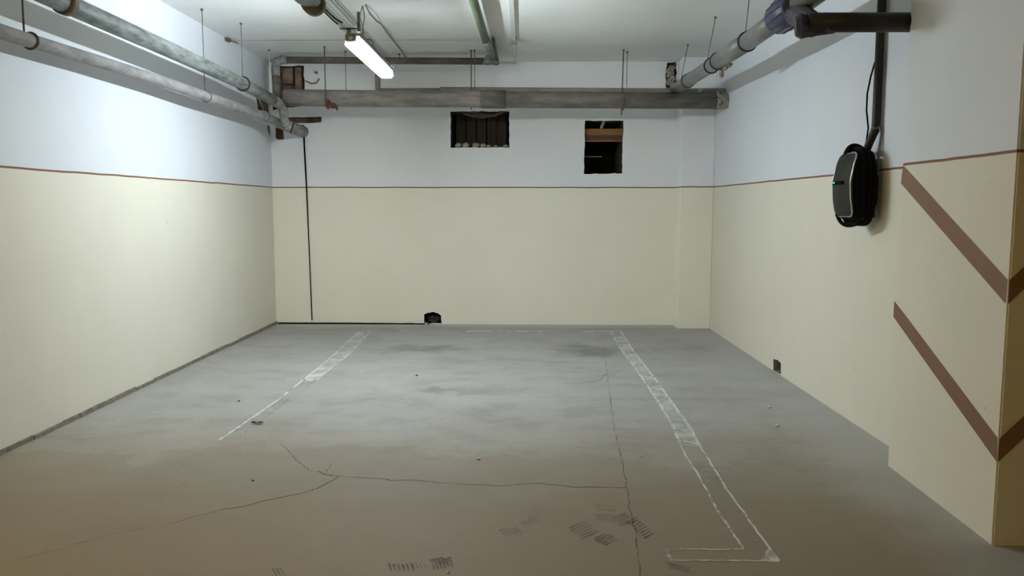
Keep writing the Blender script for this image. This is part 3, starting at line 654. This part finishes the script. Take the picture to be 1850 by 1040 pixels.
link('metal_grating', bm, M_STONE, label='row of tiny pale slots deep in the right opening', cat='grating')
bm = bmesh.new(); tube(bm, [on(1091, 219, 1, D+.04), on(1086, 232, 1, D+.04)], .016, 8, jit=.2); link('wood_strut', bm, M_STONE, label='short slanted pale strut at the top of the right opening', cat='strut')
bm = bmesh.new(); pts = [on(x, y, 1, D+.03) for x, y in ((832, 200), (842, 206), (856, 210), (870, 212), (884, 210), (898, 206), (912, 200))]
tube(bm, pts, .012, 8, jit=.25); lump(bm, pts[1]+Vector((.08, .02, .02)), (.10, .02, .018), .3); lump(bm, pts[3]+Vector((.0, .02, .025)), (.16, .02, .018), .3)
link('rope', bm, M_RUST, label='sagging brown rope packed with lint at the top of the left opening', cat='rope')
for i, (px, w_) in enumerate(((828, .042), (841, .045), (860, .044), (873, .040), (883, .028), (896, .03), (914, .035))):
    q = on(px, 263, 1, D+.06); bm = bmesh.new(); zb = B(px, 266).z
    lump(bm, (q.x, D+.06, zb+w_*.45), (w_, .05, w_*(.8 if i < 5 else .5)), .13)
    link('rubble_stone', bm, M_STONE, smooth=True, group='rubble along the sill of the left opening', cat='stone',
         label=['leftmost round pale stone on the sill of the left opening', 'second pale stone from the left on the left opening sill', 'third pale stone from the left, mid-sill of the left opening', 'pale stone right of the middle on the left opening sill', 'small sloping stone right of the larger ones on the left opening sill', 'small low pale crumb near the right of the left opening sill', 'pale stone in the right corner of the left opening sill'][i])

# ------------------------------------------------------------------ cables at the back wall
pts = [B(*p)+Vector((0, -.006, 0)) for p in ((548, 226), (549, 236), (550, 262), (552, 300), (554, 337), (556, 380), (558, 430), (560.5, 490), (562.5, 540), (564, 578))]
bm = bmesh.new(); tube(bm, pts, [.010, .010, .009, .009, .008, .007, .006, .006, .006, .006], 8); link('cable', bm, M_CABLE, smooth=True, label='thin black cable running straight down the back wall near the left corner', cat='cable')
xs0 = B(505, 584).x; xs1 = B(772, 584).x
bm = bmesh.new(); tube(bm, [(xs0, D-.022, .012), (-1.9, D-.020, .012), (-1.3, D-.021, .008), (xs1, D-.020, .007), (xs1+.03, D+.02, .010)], .006, 8)
link('cable', bm, M_CABLE, smooth=True, label='black cable lying along the floor against the back wall to the small hole', cat='cable')
# bag in the hole
bm = bmesh.new(); bmesh.ops.create_icosphere(bm, subdivisions=4, radius=1); cx = (B(768, 584).x+B(797, 584).x)/2
for v in bm.verts:
    n = v.co.copy(); k = 1+.16*math.sin(n.x*7+n.z*4)*math.sin(n.z*9+n.y*5)+.06*random.uniform(-1, 1)
    v.co = Vector((cx+.012+n.x*.082*k, D+.045+n.y*.065*k, max(.003, .048+n.z*.045*k)))
link('plastic_bag', bm, M_BAG, label='crumpled shiny black plastic bag stuffed in the small hole at floor level', cat='bag')
bm = bmesh.new(); q = G(773, 582, 0); lump(bm, (q.x-.0, D-.03, .010), (.012, .01, .010), .3); link('pebble', bm, M_WHITEP, label='tiny white crumb beside the black bag at the back wall', cat='pebble')
# small litter on the floor
q = G(462, 766, .006); bm = bmesh.new()
for a, l in ((.2, .05), (1.6, .03), (3.0, .035)):
    d = Vector((math.cos(a), math.sin(a), 0)); s = Vector((-d.y, d.x, 0))
    bm.faces.new([bm.verts.new(p) for p in (q, q+d*l*.5+s*l*.35+Vector((0, 0, .008)), q+d*l+Vector((0, 0, .002)), q+d*l*.5-s*l*.35+Vector((0, 0, .012)))])
bmesh.ops.solidify(bm, geom=bm.faces[:], thickness=.002)
for v in bm.verts: v.co.z = max(v.co.z, .0015)
link('dry_leaf', bm, M_LEAF, label='small dark curled leaf on the floor beside the left parking line', cat='leaf')
for px, py, r, m, lb in ((753, 679, .010, M_LEAF, 'tiny dark pebble on the floor in the middle of the bay, far part'), (865, 830, .010, M_WHITEP, 'tiny white crumb on the floor above the long crack'),
                         (810, 1034, .007, M_WHITEP, 'tiny white crumb on the floor near the bottom edge'), (1158, 824, .008, M_WHITEP, 'tiny white crumb left of the right parking line'),
                         (1389, 737, .012, M_WHITEP, 'small white chip on the floor right of the right parking line'), (1403, 770, .012, M_WHITEP, 'flat white chip on the floor, below the other chip near the right wall'),
                         (457, 869, .006, M_LEAF, 'tiny dark speck on the floor left of the branching crack'), (432, 725, .008, M_LEAF, 'tiny dark pebble between left wall and left parking line')):
    q = G(px, py, r*.6); bm = bmesh.new(); lump(bm, q, (r, r, r*.7), .2, 1); link('pebble', bm, m, label=lb, cat='pebble')

# ------------------------------------------------------------------ wall charger with coiled cable on the right wall
ch = thing('car_charger', (XR, 4.66, 1.41), 'black wall charger with bent grey front panel, hanging below the black vertical pipe', 'charger')
y0, y1 = 4.54, 4.79
prof = [(1.862, 1.60), (1.845, 1.545), (1.826, 1.44), (1.832, 1.34), (1.850, 1.245)]     # x, z of the bent front
def panel(y_a, y_b, off, inset=0., rnd=.03):
    """closed outline of the front panel following the bend: rounded corners"""
    zt, zb = prof[0][1]-inset, prof[-1][1]+inset; ya, yb = y_a+inset, y_b-inset
    def xx(z):
        for (xa_, za), (xb_, zb_) in zip(prof, prof[1:]):
            if zb_ <= z <= za: t = (za-z)/(za-zb_); return xa_+(xb_-xa_)*t+off
        return (prof[0][0] if z > prof[0][1] else prof[-1][0])+off
    out = []; r = rnd
    for cyy, czz, a0 in ((yb-r, zt-r, 0), (ya+r, zt-r, 90), (ya+r, zb+r, 180), (yb-r, zb+r, 270)):
        for k in range(7):
            a = math.radians(a0+15*k); out.append((cyy+r*math.cos(a), czz+r*math.sin(a)))
    full = []
    for (ya_, za_), (yb_, zb_) in zip(out, out[1:]+out[:1]):
        n = max(1, int(abs(zb_-za_)/.02))
        for k in range(n): t = k/n; full.append((ya_+(yb_-ya_)*t, za_+(zb_-za_)*t))
    return [Vector((xx(z), y, z)) for y, z in full], xx
def bentplate(y_a, y_b, off, th, inset, rnd):
    bm = bmesh.new(); loop, xx = panel(y_a, y_b, off, inset, rnd)
    # rows across so the sheet bends cleanly
    zs = sorted(set(round(p.z, 4) for p in loop), reverse=True); rows = []
    for z in zs:
        ys = [p.y for p in loop if abs(p.z-z) < 6e-4]; rows.append((z, min(ys), max(ys)))
    F = []; Bk = []
    for z, a, b in rows:
        F.append([bm.verts.new((xx(z)-.012*(1-(2*k/6-1)**2), a+(b-a)*k/6, z)) for k in range(7)]); Bk.append([bm.verts.new((xx(z)+th, a+(b-a)*k/6, z)) for k in range(7)])
    for G_ in (F, Bk):
        for r1, r2 in zip(G_, G_[1:]):
            for k in range(6): bm.faces.new((r1[k], r1[k+1], r2[k+1], r2[k]))
    for i in range(len(F)-1):
        bm.faces.new((F[i][0], F[i+1][0], Bk[i+1][0], Bk[i][0])); bm.faces.new((F[i][6], F[i+1][6], Bk[i+1][6], Bk[i][6]))
    for i in (0, -1):
        for k in range(6): bm.faces.new((F[i][k], F[i][k+1], Bk[i][k+1], Bk[i][k]))
    return bm
link('front_panel', bentplate(y0, y1, 0, .02, .004, .04), M_PANEL, ch, False)
loop, _ = panel(y0, y1, .004, 0, .042)
bm = bmesh.new(); tube(bm, loop+[loop[0]], .0045, 6, cap=False); link('silver_trim', bm, M_TRIM, ch, True)
# deep body: lofted rounded sections from panel to wall
bm = bmesh.new(); rings = []
for t, x, sy_, zt, zb in ((0, 1.855, .0, 1.595, 1.24), (.25, 1.885, .012, 1.60, 1.222), (.6, 1.93, .014, 1.585, 1.235), (.85, 1.965, .008, 1.55, 1.26), (1, 1.99, -.01, 1.50, 1.29)):
    ya, yb = y0-sy_, y1+sy_; r = .06; ring = []
    for cyy, czz, a0 in ((yb-r, zt-r, 0), (ya+r, zt-r, 90), (ya+r, zb+r, 180), (yb-r, zb+r, 270)):
        for k in range(6):
            a = math.radians(a0+18*k); ring.append((cyy+r*math.cos(a), czz+r*math.sin(a)))
    xo = lambda z: x if t > .1 else 1.862-.030*max(0, 1-abs(z-1.43)/.17)
    rings.append([bm.verts.new((xo(z), y, z)) for y, z in ring])
for a, b in zip(rings, rings[1:]):
    for k in range(len(a)): bm.faces.new((a[k], a[(k+1) % len(a)], b[(k+1) % len(b)], b[k]))
bm.faces.new(rings[0]); bm.faces.new(rings[-1]); link('body', bm, M_BLACK, ch, True)
# coiled black cable wound round the body
for k, (x, dz, rr) in enumerate(((1.90, .03, .012), (1.93, .02, .012), (1.955, .01, .012))):
    bm = bmesh.new(); pts = []
    for i in range(33):
        a = 2*math.pi*i/32; yy = (y0+y1)/2+.145*abs(math.cos(a))**.6*(1 if math.cos(a) > 0 else -1); zz = 1.415+(.20+dz*.4)*abs(math.sin(a))**.7*(1 if math.sin(a) > 0 else -1)
        pts.append((x, yy, zz-.005*k))
    tube(bm, pts, rr, 8, cap=False); link('cable_loop', bm, M_CABLE, ch, True)
bm = bmesh.new(); tube(bm, [(1.862, 4.70, 1.585)]+arc((1.865, 4.70, 1.60), (1.885, 4.68, 1.685), (1.965, 4.66, 1.60), 12), .016, 12); link('top_strap', bm, M_BLACK, ch, True)
bm = bmesh.new(); tube(bm, arc((1.850, 4.76, 1.26), (1.87, 4.72, 1.13), (1.97, 4.58, 1.25), 14), .011, 10); link('bottom_strap', bm, M_BLACK, ch, True)
bm = bmesh.new(); box(bm, (1.806, 4.60, 1.425), (1.822, 4.74, 1.445), .003); link('display_strip', bm, M_BLACK, ch)
bm = bmesh.new(); box(bm, (1.802, 4.70, 1.432), (1.807, 4.725, 1.440)); link('indicator_light', bm, M_LED, ch)
bm = bmesh.new(); box(bm, (1.975, 4.545, 1.24), (1.996, 4.60, 1.28), .003); link('bracket', bm, M_STEEL, ch)
ch.location += Vector((-.02, -.05, 0))
# black conduit dropping to it
PY = 4.56
vp = thing('conduit_pipe', (1.965, PY, 2.2), 'black vertical conduit dropping from the ceiling to the wall charger', 'pipe')
bm = bmesh.new(); tube(bm, [(1.968, PY, ZC+.0), (1.968, PY, 1.78), (1.966, PY, 1.73), (1.945, PY+.02, 1.66), (1.93, PY+.04, 1.59)], [.023, .023, .023, .022, .020], 16); link('pipe_run', bm, M_BLACKP, vp, True)
bm = bmesh.new(); torus(bm, (1.968, PY, 1.735), (0, 0, 1), .025, .004, up=(1, 0, 0)); link('pipe_clip', bm, M_STEEL, vp, True)
bm = bmesh.new(); tube(bm, [(1.952, PY+.015, 2.10), (1.94, PY+.035, 2.02), (1.93, PY+.045, 1.93), (1.93, PY+.045, 1.84), (1.94, PY+.035, 1.74), (1.93, PY+.03, 1.66)], .005, 8)
link('cable', bm, M_CABLE, smooth=True, label='thin black wire bowing out left of the black vertical conduit', cat='cable')
bm = bmesh.new(); tube(bm, [(1.975, PY-.025, 1.75), (1.985, PY-.03, 1.70), (1.975, PY-.03, 1.62), (1.97, PY-.045, 1.50)], .007, 8)
link('cable', bm, M_STEEL, smooth=True, label='grey wire from the conduit clip to the right side of the charger', cat='cable')

# ------------------------------------------------------------------ warm tube lamps of the driving lane, behind the camera
for i, (x, y) in enumerate(((-1.9, 1.0), (5.2, -4.6), (-1.2, -6.5))):
    t = thing('ceiling_lamp', (x, y, ZC-.1), ['warm tube lamp on the ceiling just above and left of the photo', 'warm tube lamp on the ceiling behind the camera, far over the lane to the right', 'warm tube lamp on the ceiling far behind the camera'][i], 'lamp')
    bm = bmesh.new(); box(bm, (x-.6, y-.06, ZC-.05), (x+.6, y+.06, ZC), .01); link('housing', bm, M_BOX, t)
    bm = bmesh.new(); tube(bm, [(x-.58, y, ZC-.08), (x+.58, y, ZC-.08)], .025, 12); link('tube', bm, M_WARM2 if i == 0 else M_WARM, t, True)
